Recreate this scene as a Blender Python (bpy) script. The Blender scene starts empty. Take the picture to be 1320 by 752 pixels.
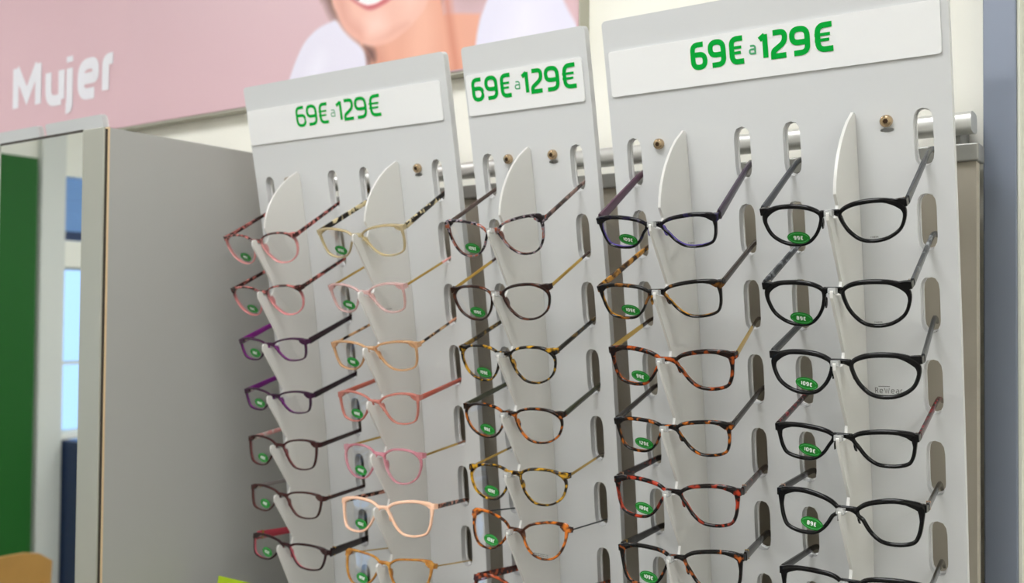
import bpy, bmesh, math, random
import numpy as np
from mathutils import Vector, Matrix
from mathutils.geometry import tessellate_polygon

Z0 = 1.67                                  # height of the top slot row above the floor
S = bpy.context.scene
COL = S.collection

# ------------------------------------------------------------------ camera
cam = bpy.data.cameras.new('camera')
cam.sensor_width = 36.0
cam.lens = 1284.1 / 1320 * 36
cam.clip_start = 0.02
cam.dof.use_dof = True
cam.dof.focus_distance = 0.93
cam.dof.aperture_fstop = 6.6
camo = bpy.data.objects.new('camera', cam)
COL.objects.link(camo)
yaw, pitch, roll = 0.60676, 0.023596, 0.008287
_f = Vector((-math.sin(yaw) * math.cos(pitch), math.cos(yaw) * math.cos(pitch), math.sin(pitch)))
_r = Vector((math.cos(yaw), math.sin(yaw), 0))
_u = _r.cross(_f)
_r2 = _r * math.cos(roll) + _u * math.sin(roll)
_u2 = -_r * math.sin(roll) + _u * math.cos(roll)
m = Matrix((_r2, _u2, -_f)).transposed().to_4x4()
m.translation = Vector((0.30216, -0.96005, -0.16614 + Z0))
camo.matrix_world = m
S.camera = camo

# ------------------------------------------------------------------ world, exposure
W = bpy.data.worlds.new('world')
S.world = W
W.use_nodes = True
W.node_tree.nodes['Background'].inputs[0].default_value = (0.42, 0.66, 1.0, 1)
W.node_tree.nodes['Background'].inputs[1].default_value = 1.6
S.view_settings.view_transform = 'Standard'
S.view_settings.look = 'None'
S.view_settings.gamma = 1
S.view_settings.use_curve_mapping = False
S.view_settings.exposure = 0.09
LAMP = 15.5                                # strength of the ceiling light diffusers
LAMPS = [(-0.25, -0.92), (1.6, -0.92), (-2.1, -0.92), (-0.25, -2.9), (1.6, -2.9), (-2.1, -2.9)]

# ------------------------------------------------------------------ materials
def lin(c):
    return tuple(((v / 255 + .055) / 1.055) ** 2.4 if v > 10 else v / 255 / 12.92 for v in c) + (1,)

def newmat(name):
    mt = bpy.data.materials.new(name)
    mt.use_nodes = True
    return mt, mt.node_tree.nodes, mt.node_tree.links, mt.node_tree.nodes['Principled BSDF']

_mats = {}
def plain(name, col, rough=.5, metal=0, spec=.5, noise=0, nscale=40, bump=0):
    if name in _mats:
        return _mats[name]
    mt, N, L, b = newmat(name)
    c = lin(col)
    b.inputs['Roughness'].default_value = rough
    b.inputs['Metallic'].default_value = metal
    b.inputs['Specular IOR Level'].default_value = spec
    tc = N.new('ShaderNodeTexCoord')
    nz = N.new('ShaderNodeTexNoise')
    nz.inputs['Scale'].default_value = nscale
    nz.inputs['Detail'].default_value = 4
    L.new(tc.outputs['Object'], nz.inputs['Vector'])
    r = N.new('ShaderNodeValToRGB')
    k = noise
    r.color_ramp.elements[0].color = tuple(v * (1 - k) for v in c[:3]) + (1,)
    r.color_ramp.elements[1].color = tuple(min(1, v * (1 + k)) for v in c[:3]) + (1,)
    L.new(nz.outputs['Fac'], r.inputs['Fac'])
    L.new(r.outputs['Color'], b.inputs['Base Color'])
    if bump:
        bp = N.new('ShaderNodeBump')
        bp.inputs['Strength'].default_value = bump
        bp.inputs['Distance'].default_value = .001
        L.new(nz.outputs['Fac'], bp.inputs['Height'])
        L.new(bp.outputs['Normal'], b.inputs['Normal'])
    _mats[name] = mt
    return mt

def mottle(name, dark, light, thr=.5, scale=170, soft=.04, rough=.18, seed=0, fade=None, clear=0, mid=None, stretch=1):
    """glossy acetate: two colours in patches; fade=(colour, z0, z1) blends to a colour towards the bottom; clear=share of see-through"""
    mt, N, L, b = newmat(name)
    b.inputs['Roughness'].default_value = rough * .55
    b.inputs['Coat Weight'].default_value = .12
    b.inputs['Specular IOR Level'].default_value = .5 if clear else .27
    b.inputs['Coat Roughness'].default_value = .06
    tc = N.new('ShaderNodeTexCoord')
    mp = N.new('ShaderNodeMapping')
    mp.inputs['Location'].default_value = (seed * 1.37, seed * .71, seed * 2.1)
    mp.inputs['Scale'].default_value = (1, stretch, 1)
    nz = N.new('ShaderNodeTexNoise')
    nz.inputs['Scale'].default_value = scale
    nz.inputs['Detail'].default_value = 1.5
    nz.inputs['Distortion'].default_value = .4
    L.new(tc.outputs['Object'], mp.inputs['Vector'])
    L.new(mp.outputs['Vector'], nz.inputs['Vector'])
    r = N.new('ShaderNodeValToRGB')
    e = r.color_ramp.elements
    e[0].position = thr - soft
    e[0].color = lin(dark)
    e[1].position = thr + soft
    e[1].color = lin(light)
    if mid:
        x = e.new(thr)
        x.color = lin(mid)
    L.new(nz.outputs['Fac'], r.inputs['Fac'])
    out = r.outputs['Color']
    if fade:
        sx = N.new('ShaderNodeSeparateXYZ')
        L.new(tc.outputs['Object'], sx.inputs[0])
        mr = N.new('ShaderNodeMapRange')
        mr.inputs['From Min'].default_value = fade[1]
        mr.inputs['From Max'].default_value = fade[2]
        L.new(sx.outputs['Z'], mr.inputs['Value'])
        mx = N.new('ShaderNodeMix')
        mx.data_type = 'RGBA'
        mx.inputs['A'].default_value = lin(dark if False else fade[0])
        L.new(mr.outputs['Result'], mx.inputs['Factor'])
        L.new(out, mx.inputs['B'])
        out = mx.outputs['Result']
    L.new(out, b.inputs['Base Color'])
    if clear:
        tr = N.new('ShaderNodeBsdfTransparent')
        L.new(out, tr.inputs[0])
        ms = N.new('ShaderNodeMixShader')
        ms.inputs[0].default_value = clear
        o = [n for n in N if n.type == 'OUTPUT_MATERIAL'][0]
        L.new(b.outputs[0], ms.inputs[1])
        L.new(tr.outputs[0], ms.inputs[2])
        L.new(ms.outputs[0], o.inputs[0])
    return mt

def glassy(name, tint, gloss=.5, rough=.02, body=0, bodycol=(230, 230, 230)):
    mt, N, L, b = newmat(name)
    o = [n for n in N if n.type == 'OUTPUT_MATERIAL'][0]
    N.remove(b)
    tr = N.new('ShaderNodeBsdfTransparent')
    tr.inputs[0].default_value = tint
    gl = N.new('ShaderNodeBsdfGlossy')
    gl.inputs['Roughness'].default_value = rough
    fr = N.new('ShaderNodeFresnel')
    fr.inputs[0].default_value = 1.45
    mul = N.new('ShaderNodeMath')
    mul.operation = 'MULTIPLY'
    mul.inputs[1].default_value = gloss
    L.new(fr.outputs[0], mul.inputs[0])
    ms = N.new('ShaderNodeMixShader')
    L.new(mul.outputs[0], ms.inputs[0])
    last = tr.outputs[0]
    if body:
        df = N.new('ShaderNodeBsdfDiffuse')
        df.inputs[0].default_value = lin(bodycol)
        m0 = N.new('ShaderNodeMixShader')
        m0.inputs[0].default_value = body
        L.new(tr.outputs[0], m0.inputs[1])
        L.new(df.outputs[0], m0.inputs[2])
        last = m0.outputs[0]
    L.new(last, ms.inputs[1])
    L.new(gl.outputs[0], ms.inputs[2])
    L.new(ms.outputs[0], o.inputs[0])
    return mt

def emit(name, col, st):
    mt, N, L, b = newmat(name)
    b.inputs['Base Color'].default_value = (1, 1, 1, 1)
    b.inputs['Emission Color'].default_value = col
    b.inputs['Emission Strength'].default_value = st
    return mt

def frosted(name, col, share):
    mt, N, L, b = newmat(name)
    o = [n for n in N if n.type == 'OUTPUT_MATERIAL'][0]
    b.inputs['Base Color'].default_value = lin(col)
    b.inputs['Roughness'].default_value = .3
    tl = N.new('ShaderNodeBsdfTranslucent')
    tl.inputs[0].default_value = lin(col)
    ms = N.new('ShaderNodeMixShader')
    ms.inputs[0].default_value = share
    L.new(b.outputs[0], ms.inputs[1])
    L.new(tl.outputs[0], ms.inputs[2])
    L.new(ms.outputs[0], o.inputs[0])
    return mt

M = dict(
    wall=plain('wall_paint', (251, 249, 238), .85, noise=.01, nscale=8),
    panel=plain('grey_panel_plastic', (211, 212, 212), .42, noise=.008, nscale=6, spec=.35),
    strip=plain('white_price_board', (238, 238, 237), .4, noise=.005),
    green=plain('green_print', (0, 163, 56), .9, spec=.15, noise=.02),
    thin_green=plain('thin_green_print', (70, 165, 110), .5, noise=.02),
    fin=frosted('frosted_acrylic', (241, 240, 236), .36),
    peg=glassy('clear_acrylic', (.97, .98, .98, 1), .9, .05, .35, (235, 236, 234)),
    screw=plain('screw_brass_chrome', (196, 172, 140), .22, 1, noise=.05),
    screw_dark=plain('screw_socket', (70, 52, 38), .4, .8),
    board=plain('taupe_backing_board', (172, 165, 151), .6, noise=.02, nscale=10),
    alu=plain('brushed_aluminium', (214, 214, 210), .38, .6, noise=.03, nscale=60),
    rail=plain('grey_rail', (150, 150, 146), .35, .6, noise=.02),
    pillar=plain('blue_grey_cladding', (128, 136, 152), .3, .15, noise=.02, nscale=5),
    trim=plain('cream_trim', (226, 228, 214), .6, noise=.01),
    cab=plain('grey_laminate', (174, 174, 170), .55, noise=.012, nscale=9, bump=.05),
    cabframe=plain('olive_grey_frame', (176, 176, 164), .4, .2, noise=.02),
    edge=plain('beige_edge_band', (226, 200, 160), .5, noise=.03),
    dark=plain('dark_gap', (62, 56, 48), .7),
    signframe=plain('sign_frame', (186, 184, 168), .5, noise=.02),
    pink=plain('pink_print', (226, 190, 197), .45, noise=.015, nscale=3),
    letter=plain('white_lettering', (240, 238, 244), .5, noise=.01),
    ceil=plain('ceiling_paint', (226, 226, 224), .9, noise=.01),
    floor=plain('floor_vinyl', (128, 124, 118), .5, noise=.06, nscale=3),
    greenwall=plain('green_partition', (1, 92, 10), .6, noise=.03, nscale=2),
    white=plain('white_paint', (222, 224, 218), .6, noise=.01),
    blue=plain('blue_blind', (120, 165, 225), .5, noise=.05, nscale=5),
    navy=plain('navy_shelf', (28, 52, 92), .5, noise=.05, nscale=5),
    wood=plain('pale_wood', (190, 142, 72), .5, noise=.12, nscale=14),
    counter=plain('dark_grey_worktop', (96, 94, 92), .5, noise=.03),
    lime=plain('lime_card', (168, 196, 20), .5, noise=.03),
    sticker=plain('green_sticker', (0, 122, 24), .5, noise=.03, nscale=200),
    sticker_ring=plain('sticker_ring', (90, 190, 110), .4),
    stext=plain('sticker_white', (240, 246, 240), .5),
    print=plain('grey_lens_print', (92, 92, 90), .5),
    steel=plain('hinge_steel', (200, 190, 175), .25, 1),
    gold=plain('gold_metal', (214, 176, 92), .25, .9, noise=.05),
    rosegold=plain('rose_gold', (226, 180, 150), .25, .8, noise=.04),
)
M['lens'] = glassy('clear_lens', (.992, .994, .992, 1), .22, .01)
M['pane'] = glassy('window_glass', (.95, .97, 1, 1), .6, .01)
mm, N_, L_, b_ = newmat('mirror_silver')
b_.inputs['Base Color'].default_value = (.86, .9, .9, 1)
b_.inputs['Metallic'].default_value = 1
b_.inputs['Roughness'].default_value = .015
M['mirror'] = mm
M['lamp'] = emit('led_diffuser', (.975, .987, 1.0, 1), LAMP)

# ------------------------------------------------------------------ mesh helpers
class MB:
    def __init__(s):
        s.v, s.f, s.m = [], [], []
    def add(s, vs, fs, mi=0):
        o = len(s.v)
        s.v += [tuple(v) for v in vs]
        s.f += [tuple(i + o for i in f) for f in fs]
        s.m += mi if isinstance(mi, list) else [mi] * len(fs)
    def box(s, x0, x1, y0, y1, z0, z1, mi=0):
        s.add([(x0, y0, z0), (x1, y0, z0), (x1, y1, z0), (x0, y1, z0), (x0, y0, z1), (x1, y0, z1), (x1, y1, z1), (x0, y1, z1)],
              [(0, 3, 2, 1), (4, 5, 6, 7), (0, 1, 5, 4), (1, 2, 6, 5), (2, 3, 7, 6), (3, 0, 4, 7)], mi)
        return s
    def rings(s, rings, closed=False, mi=0, secmi=None):
        n = len(rings[0]); o = len(s.v)
        for r in rings:
            s.v += [tuple(p) for p in r]
        K = len(rings)
        for i in range(K if closed else K - 1):
            a, b = i * n, ((i + 1) % K) * n
            for j in range(n):
                k = (j + 1) % n
                s.f.append((o + a + j, o + a + k, o + b + k, o + b + j))
                s.m.append(secmi[j] if secmi else mi)
        if not closed:
            s.f.append(tuple(o + j for j in reversed(range(n)))); s.m.append(mi)
            s.f.append(tuple(o + (K - 1) * n + j for j in range(n))); s.m.append(mi)
        return s
    def tube(s, pts, r, n=8, mi=0):
        pts = [Vector(p) for p in pts]
        rs = r if isinstance(r, list) else [r] * len(pts)
        R = []
        for i, p in enumerate(pts):
            t = (pts[min(i + 1, len(pts) - 1)] - pts[max(i - 1, 0)]).normalized()
            a = t.cross(Vector((0, 0, 1)) if abs(t.z) < .9 else Vector((1, 0, 0))).normalized()
            b = t.cross(a)
            R.append([p + (a * math.cos(q * 2 * math.pi / n) + b * math.sin(q * 2 * math.pi / n)) * rs[i] for q in range(n)])
        return s.rings(R, mi=mi)
    def build(s, name, mats, parent=None, smooth=None, bevel=0, fix=True):
        me = bpy.data.meshes.new(name)
        me.from_pydata(s.v, [], s.f)
        mats = mats if isinstance(mats, (list, tuple)) else [mats]
        for q in mats:
            me.materials.append(q)
        me.polygons.foreach_set('material_index', s.m)
        if fix:
            bm = bmesh.new(); bm.from_mesh(me)
            bmesh.ops.recalc_face_normals(bm, faces=bm.faces)
            if smooth is not None:
                for f in bm.faces: f.smooth = True
                for e in bm.edges:
                    if len(e.link_faces) == 2 and e.calc_face_angle(0) > smooth: e.smooth = False
            bm.to_mesh(me); bm.free()
        ob = bpy.data.objects.new(name, me)
        COL.objects.link(ob)
        if parent is not None:
            ob.parent = parent
        if bevel:
            md = ob.modifiers.new('bevel', 'BEVEL'); md.width = bevel; md.segments = 2; md.limit_method = 'ANGLE'
        return ob

def tag(o, label=None, cat=None, group=None, kind=None):
    if label: o['label'] = label
    if cat: o['category'] = cat
    if group: o['group'] = group
    if kind: o['kind'] = kind
    return o

def thing(name, label, cat, loc=(0, 0, 0), group=None):
    o = bpy.data.objects.new(name, None)
    o.empty_display_size = .02
    COL.objects.link(o)
    o.location = loc
    return tag(o, label, cat, group)

def off(mb, loc):                            # world coordinates -> coordinates of an unrotated parent at loc
    mb.v = [(a - loc[0], b - loc[1], c - loc[2]) for a, b, c in mb.v]
    return mb

# ------------------------------------------------------------------ stroke lettering
def rnd(pts, rad, seg=6, closed=False):
    """polyline with rounded corners"""
    out = []; n = len(pts)
    for i, p in enumerate(pts):
        r = rad[i] if isinstance(rad, (list, tuple)) else rad
        if (not closed and i in (0, n - 1)) or r <= 0:
            out.append(Vector(p)); continue
        p = Vector(p); a = Vector(pts[i - 1]); b = Vector(pts[(i + 1) % n])
        da, db = (a - p), (b - p)
        r = min(r, da.length * .5, db.length * .5)
        A, B = p + da.normalized() * r, p + db.normalized() * r
        for k in range(seg + 1):
            t = k / seg
            out.append(A * (1 - t) ** 2 + p * 2 * t * (1 - t) + B * t ** 2)
    return out

def ribbon(pts, w, closed=False):
    n = len(pts); L, R = [], []
    for i, p in enumerate(pts):
        if closed:
            a, b = pts[i - 1], pts[(i + 1) % n]
        else:
            a, b = pts[max(i - 1, 0)], pts[min(i + 1, n - 1)]
        d1 = (p - a); d2 = (b - p)
        if d1.length < 1e-9: d1 = d2
        if d2.length < 1e-9: d2 = d1
        n1 = Vector((-d1.y, d1.x)).normalized(); n2 = Vector((-d2.y, d2.x)).normalized()
        q = (n1 + n2)
        q = q.normalized() if q.length > 1e-6 else n1
        k = w / 2 / max(.45, q.dot(n1))
        L.append(p + q * k); R.append(p - q * k)
    return L, R

# glyph: width, list of (points, radius, closed, weight factor); unit height, centre lines run edge to edge (inset later)
def G(w, *st):
    return w, st
GL = {
    '6': G(.66, ([(.6, 1), (0, 1), (0, 0), (.66, 0), (.66, .56), (0, .56)], [0, .42, .3, .3, .26, 0])),
    '9': G(.66, ([(.06, 0), (.66, 0), (.66, 1), (0, 1), (0, .44), (.66, .44)], [0, .42, .3, .3, .26, 0])),
    '€': G(.70, ([(.68, 1), (.1, 1), (.1, 0), (.70, 0)], [0, .45, .36, 0]), ([(-.02, .62), (.60, .62)], 0, 0, .55), ([(-.02, .39), (.56, .39)], 0, 0, .55)),
    '1': G(.36, ([(.34, 1), (.34, 0)], 0), ([(0, .80), (.34, .97)], 0)),
    '2': G(.66, ([(.02, 1), (.62, 1), (.62, .56), (0, .22), (0, 0), (.66, 0)], [0, .34, .3, .2, 0, 0])),
    '0': G(.66, ([(0, 0), (.66, 0), (.66, 1), (0, 1)], .32, 1)),
    '8': G(.66, ([(.04, .54), (.62, .54), (.62, 1), (.04, 1)], .22, 1), ([(0, 0), (.66, 0), (.66, .54), (0, .54)], .24, 1)),
    'a': G(.62, ([(.08, 1), (.62, 1), (.62, 0), (0, 0), (0, .55), (.62, .55)], [0, .3, 0, .3, .3, 0])),
    'M': G(1.0, ([(0, 0), (0, 1)], 0), ([(1, 0), (1, 1)], 0), ([(0.02, .98), (.5, .26), (.98, .98)], 0)),
    'u': G(.62, ([(0, .7), (0, 0), (.62, 0)], [0, .3, 0]), ([(.62, .7), (.62, 0)], 0)),
    'j': G(.3, ([(.22, .7), (.22, -.24), (-.02, -.24)], [0, .2, 0]), ([(.22, .98), (.22, .84)], 0)),
    'e': G(.64, ([(.0, .36), (.64, .36), (.64, .7), (0, .7), (0, 0), (.6, 0)], [0, .06, .3, .3, .32, 0])),
    'r': G(.42, ([(0, 0), (0, .7), (.42, .7)], [0, .26, 0])),
    'R': G(.6, ([(0, 0), (0, 1), (.55, 1), (.55, .5), (0, .5)], [0, 0, .3, .3, 0]), ([(.3, .5), (.6, 0)], 0)),
    'W': G(1.0, ([(0, 1), (.26, 0), (.5, .8), (.74, 0), (1, 1)], 0)),
    'T': G(.6, ([(0, 1), (.6, 1)], 0), ([(.3, 1), (.3, 0)], 0)),
    'E': G(.5, ([(.5, 1), (0, 1), (0, 0), (.5, 0)], 0), ([(0, .5), (.45, .5)], 0)),
    'N': G(.6, ([(0, 0), (0, 1), (.6, 0), (.6, 1)], 0)),
    'x': G(.62, ([(.08, .7), (.62, .7), (.62, 0), (0, 0), (0, .4), (.62, .4)], [0, .25, 0, .25, .2, 0])),   # lower-case a
}
def glyph(ch, w, sx=1.0):
    """quads (list of 4 points) for one glyph, unit height, stroke weight w; corners stay inside the box"""
    gw, st = GL[ch]; q = []
    gw *= sx
    for s in st:
        pts, rad = s[0], s[1]
        closed = len(s) > 2 and s[2]
        ww = w * (s[3] if len(s) > 3 else 1)
        h = w / 2
        P = [(h + (x * sx) * (gw - w) / gw if gw > w else x * sx, h + y * (1 - w)) for x, y in pts]
        path = rnd(P, rad, 6, closed)
        L, R = ribbon(path, ww, closed)
        n = len(path)
        for i in range(n if closed else n - 1):
            k = (i + 1) % n
            q.append((L[i], R[i], R[k], L[k]))
    return q

def text_mesh(items, fn, mb=None):
    """items: (glyph, x, y, height, weight, width or None); fn maps (u, v) -> xyz"""
    mb = mb or MB()
    for ch, x, y, h, w, width in items:
        sx = 1.0 if width is None else width / h / GL[ch][0]
        for quad in glyph(ch, w, sx):
            mb.add([fn(x + p.x * h, y + p.y * h, len(mb.f) * 1.5e-6) for p in quad], [(0, 1, 2, 3)])
    return mb

def line(txt, x, y, h, w, gap=.16, center=True, sx=1):
    ws = [GL[c][0] * sx for c in txt]
    tot = (sum(ws) + gap * (len(txt) - 1)) * h
    if center: x -= tot / 2
    it = []
    for c, wd in zip(txt, ws):
        it.append((c, x, y, h, w, wd * h)); x += (wd + gap) * h
    return it

# ------------------------------------------------------------------ the bent display panel surface
TH0, KAP = 0.18576, -0.19508
_s = np.linspace(-.3, .9, 1201)
_th = TH0 + KAP * _s
_y = np.concatenate([[0], np.cumsum((np.sin(_th[1:]) + np.sin(_th[:-1])) / 2 * np.diff(_s))])
_z = np.concatenate([[0], -np.cumsum((np.cos(_th[1:]) + np.cos(_th[:-1])) / 2 * np.diff(_s))])
_i0 = np.searchsorted(_s, 0)
_y -= np.interp(0, _s, _y); _z -= np.interp(0, _s, _z)
def bend(x, s, t=0.0):                        # s runs down the sheet, t out of its face
    th = TH0 + KAP * s
    return (x, float(np.interp(s, _s, _y)) - t * math.cos(th), float(np.interp(s, _s, _z)) - t * math.sin(th) + Z0)
def s_of_z(z):
    return float(np.interp(-z, -_z, _s))
def y_of_z(z):
    return float(np.interp(-z, -_z, _y))

PITCH = .078
COLX = dict(A=-.7185, B=-.5385, C=-.337, D=-.1418, E=.0317)
SLOTW = .0613
S_TOP, S_BOT = s_of_z(.1505), 8.55 * PITCH
PT = .0085

def slot_poly(cx, cs, hw=.0086, hh=.0267, n=7):
    out = []
    for sy, a0 in ((-1, 180), (1, 0)):
        for k in range(n):
            a = math.radians(a0 + 180 * k / (n - 1))
            c, d = math.cos(a), math.sin(a)
            out.append((cx + hw * math.copysign(abs(c) ** .8, c), cs + sy * (hh - .0125) + .0125 * math.copysign(abs(d) ** .9, d)))
    return out

def sheet(mb, outer, holes, t0, t1, step=.02):
    """plate with holes in (x, s), bent along s, between offsets t0 (back) and t1 (front)"""
    loops = [outer] + holes
    tris = tessellate_polygon([[Vector((a, b, 0)) for a, b in lp] for lp in loops])
    flat = [p for lp in loops for p in lp]
    bm = bmesh.new()
    vs = [bm.verts.new((a, b, 0)) for a, b in flat]
    for t in tris:
        try: bm.faces.new([vs[i] for i in t])
        except ValueError: pass
    smin, smax = min(b for a, b in outer), max(b for a, b in outer)
    for k in range(1, int((smax - smin) / step)):
        bmesh.ops.bisect_plane(bm, geom=bm.verts[:] + bm.edges[:] + bm.faces[:], plane_co=(0, smin + k * step, 0), plane_no=(0, 1, 0), dist=1e-7)
    bmesh.ops.remove_doubles(bm, verts=bm.verts, dist=1e-6)
    bm.verts.index_update()
    n = len(bm.verts)
    P = [(v.co.x, v.co.y) for v in bm.verts]
    fs = [[v.index for v in f.verts] for f in bm.faces]
    be = [(e.verts[0].index, e.verts[1].index) for e in bm.edges if len(e.link_faces) == 1]
    bm.free()
    vv = [bend(a, b, t1) for a, b in P] + [bend(a, b, t0) for a, b in P]
    ff = [tuple(f) for f in fs] + [tuple(i + n for i in reversed(f)) for f in fs] + [(a, b, b + n, a + n) for a, b in be]
    mb.add(vv, ff)
    return mb

def rrect(x0, x1, s0, s1, r, n=4):
    out = []
    for cx, cy, a0 in ((x1 - r, s0 + r, -90), (x1 - r, s1 - r, 0), (x0 + r, s1 - r, 90), (x0 + r, s0 + r, 180)):
        for k in range(n + 1):
            a = math.radians(a0 + 90 * k / n)
            out.append((cx + r * math.cos(a), cy + r * math.sin(a)))
    return out

# ------------------------------------------------------------------ room
YW = .222
XL, XR, YB, ZC = -3.6, 2.6, -4.4, 2.72
tag(MB().box(XL - .15, XR + .15, YB - .15, YW + .15, -.1, 0).build('floor', M['floor']), kind='structure', label='grey vinyl shop floor')
tag(MB().box(XL - .15, XR + .15, YB - .15, YW + .15, ZC, ZC + .1).build('ceiling', M['ceil']), kind='structure', label='pale grey shop ceiling')
tag(MB().box(XL, XR, YW, YW + .12, 0, ZC).build('wall_back', M['wall']), kind='structure', label='cream white wall behind the eyewear displays')
tag(MB().box(XR, XR + .12, YB, YW + .12, 0, ZC).build('wall_right', M['wall']), kind='structure', label='white side wall of the shop')
tag(MB().box(XL, XR, YB - .12, YB, 0, ZC).build('wall_front', M['wall']), kind='structure', label='white wall facing the displays')
# left wall with the window openings
wl = MB()
wy0, wy1 = -2.75, -1.765
wl.box(XL - .12, XL, wy1, YW + .12, 0, ZC)
wl.box(XL - .12, XL, YB, wy0, 0, ZC)
wl.box(XL - .12, XL, wy0, wy1, 2.07, ZC)
wl.box(XL - .12, XL, wy0, wy1, 1.69, 1.80)
wl.box(XL - .12, XL, wy0, wy1, 0, .99)
tag(wl.build('wall_left', M['wall']), kind='structure', label='white wall with the shop window')
win = tag(MB().box(XL - .07, XL - .055, wy0, wy1, .99, 1.69).build('window_1', M['pane']), kind='structure', label='clear shop window pane')
fr = MB()
for a, b in ((wy0, wy0 + .03), (wy1 - .02, wy1), (-2.27, -2.24)):
    fr.box(XL - .09, XL - .03, a, b, .99, 1.69)
for a, b in ((.99, 1.0), (1.68, 1.69), (1.28, 1.292)):
    fr.box(XL - .088, XL - .032, wy0, wy1, a, b)
fr.build('window_frame', M['white'], win)
win2 = tag(MB().box(XL - .07, XL - .055, wy0, wy1, 1.8, 2.07).build('window_2', M['pane']), kind='structure', label='clear transom pane above the shop window')
# blue roller blind over the transom
bl = thing('roller_blind', 'pale blue roller blind with dark bottom bar over the transom window', 'blind', (XL, -2.25, 1.8))
bb = MB()
for k in range(5):
    bb.box(XL - .03, XL - .022 + .002 * (k % 2), wy0 + .004, wy1 - .004, 1.84 + k * .045, 1.884 + k * .045)
off(bb, bl.location).build('fabric', M['blue'], bl)
off(MB().box(XL - .032, XL - .014, wy0 + .004, wy1 - .004, 1.803, 1.84), bl.location).build('bottom_bar', M['navy'], bl)
# green partition and the white pilaster
gp = thing('green_partition', 'tall glossy green partition panel beside the white pilaster', 'partition', (XL + .03, -1.0, 0))
off(MB().box(XL + .012, XL + .05, -1.632, -.12, .03, 2.12), gp.location).build('panel', M['greenwall'], gp, bevel=.004)
off(MB().box(XL + .002, XL + .06, -1.632, -.12, 0, .03), gp.location).build('foot_rail', M['alu'], gp)
tag(MB().box(XL - .001, XL + .035, -1.762, -1.655, 0, ZC).build('trim_1', M['white'], bevel=.004), kind='structure', label='white pilaster between green partition and window')
# navy shelf under the window
sh = thing('low_shelf', 'low navy blue shelf unit under the shop window', 'shelf', (XL + .1, -2.25, 0))
sb = MB()
for a, b in ((wy0, wy0 + .03), (wy1 - .035, wy1 - .005)):
    sb.box(XL + .005, XL + .16, a, b, 0, .97)
sb.box(XL + .005, XL + .02, wy0, wy1 - .005, 0, .97)
off(sb, sh.location).build('body', M['navy'], sh)
for k, z in enumerate((.05, .3, .52, .66, .8, .95)):
    off(MB().box(XL + .02, XL + .158, wy0 + .03, wy1 - .035, z, z + .022), sh.location).build('shelf_board', M['blue'], sh)
# wooden chair
ch = thing('wooden_chair', 'pale wooden chair with a curved backrest in front of the green partition', 'chair', (-2.75, -.93, 0))
bk = MB(); R = []
for k in range(9):
    t = k / 8 * 2 - 1
    y = t * .2; x = .17 + .04 * (1 - t * t); zt = .80 - .012 * t ** 4 * 4
    R.append([(x - .009, y, .52), (x + .009, y, .52), (x + .028, y, zt), (x + .010, y, zt)])
bk.rings(R).build('backrest', M['wood'], ch, smooth=.6)
st = MB().rings([[(-.2, -.2, .44), (.2, -.19, .44), (.2, .19, .44), (-.2, .2, .44)], [(-.21, -.21, .455), (.21, -.2, .455), (.21, .2, .455), (-.21, .21, .455)], [(-.2, -.2, .468), (.2, -.19, .468), (.2, .19, .468), (-.2, .2, .468)]])
st.build('seat', M['wood'], ch)
for a, b in ((-1, -1), (-1, 1)):
    MB().tube([(a * .17, b * .17, .445), (a * .19, b * .19, 0)], [.018, .013], 8).build('leg', M['wood'], ch, smooth=.9)
for b in (-1, 1):
    MB().tube([(.2, b * .17, .7), (.175, b * .17, .45), (.2, b * .19, 0)], [.012, .018, .013], 8).build('leg', M['wood'], ch, smooth=.9)
# ceiling lights
for i, (x, y) in enumerate(LAMPS):
    t = thing('ceiling_light', 'square white recessed ceiling light panel', 'light', (x, y, ZC), 'ceiling light panels')
    f = MB()
    for q in ((-.32, .32, -.32, -.3), (-.32, .32, .3, .32), (-.32, -.3, -.3, .3), (.3, .32, -.3, .3)):
        f.box(q[0], q[1], q[2], q[3], -.02, -.0005)
    f.build('frame', M['white'], t)
    MB().box(-.3, .3, -.3, .3, -.012, -.002).build('diffuser', M['lamp'], t)

# pillar cladding at the right
pl = thing('pillar_cladding', 'glossy blue grey pillar cladding beside the display', 'pillar', (.128, .2, 0))
off(MB().box(.1115, .1435, .188, YW - .001, 0, ZC - .001), pl.location).build('cladding', M['pillar'], pl, bevel=.0015)
off(MB().box(.1437, .1465, .192, YW - .001, 0, ZC - .001), pl.location).build('edge_trim', M['trim'], pl)

# ------------------------------------------------------------------ back board and rail behind the panels
bd = thing('backing_board', 'taupe grey backing board with aluminium cap behind the display panels', 'board', (-.37, .15, .5))
off(MB().box(-.875, .1145, .132, .15, .935, Z0 - .006), bd.location).build('board', M['board'], bd)
off(MB().box(-.875, .1178, .125, .158, Z0 - .0065, Z0 + .0115), bd.location).build('cap', M['rail'], bd, bevel=.0015)
rl = thing('wall_rail', 'aluminium hanging rail with brackets fixed along the white wall', 'rail', (-.37, YW, Z0))
off(MB().rings([[(x, .160 + .018 * math.copysign(abs(math.cos(a)) ** .6, math.cos(a)), Z0 + .038 + .011 * math.copysign(abs(math.sin(a)) ** .6, math.sin(a))) for a in [k * math.pi / 10 for k in range(20)]] for x in (-.875, .1075)]), rl.location).build('bar', M['alu'], rl, smooth=.5)
for x in (-.76, -.43, -.24, .08):
    off(MB().box(x - .012, x + .012, .172, YW - .0005, Z0 + .018, Z0 + .05), rl.location).build('bracket', M['rail'], rl)
    off(MB().tube([(x, .172, Z0 + .024), (x, .167, Z0 + .024)], .005, 10), rl.location).build('screw', M['gold'], rl)

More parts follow.
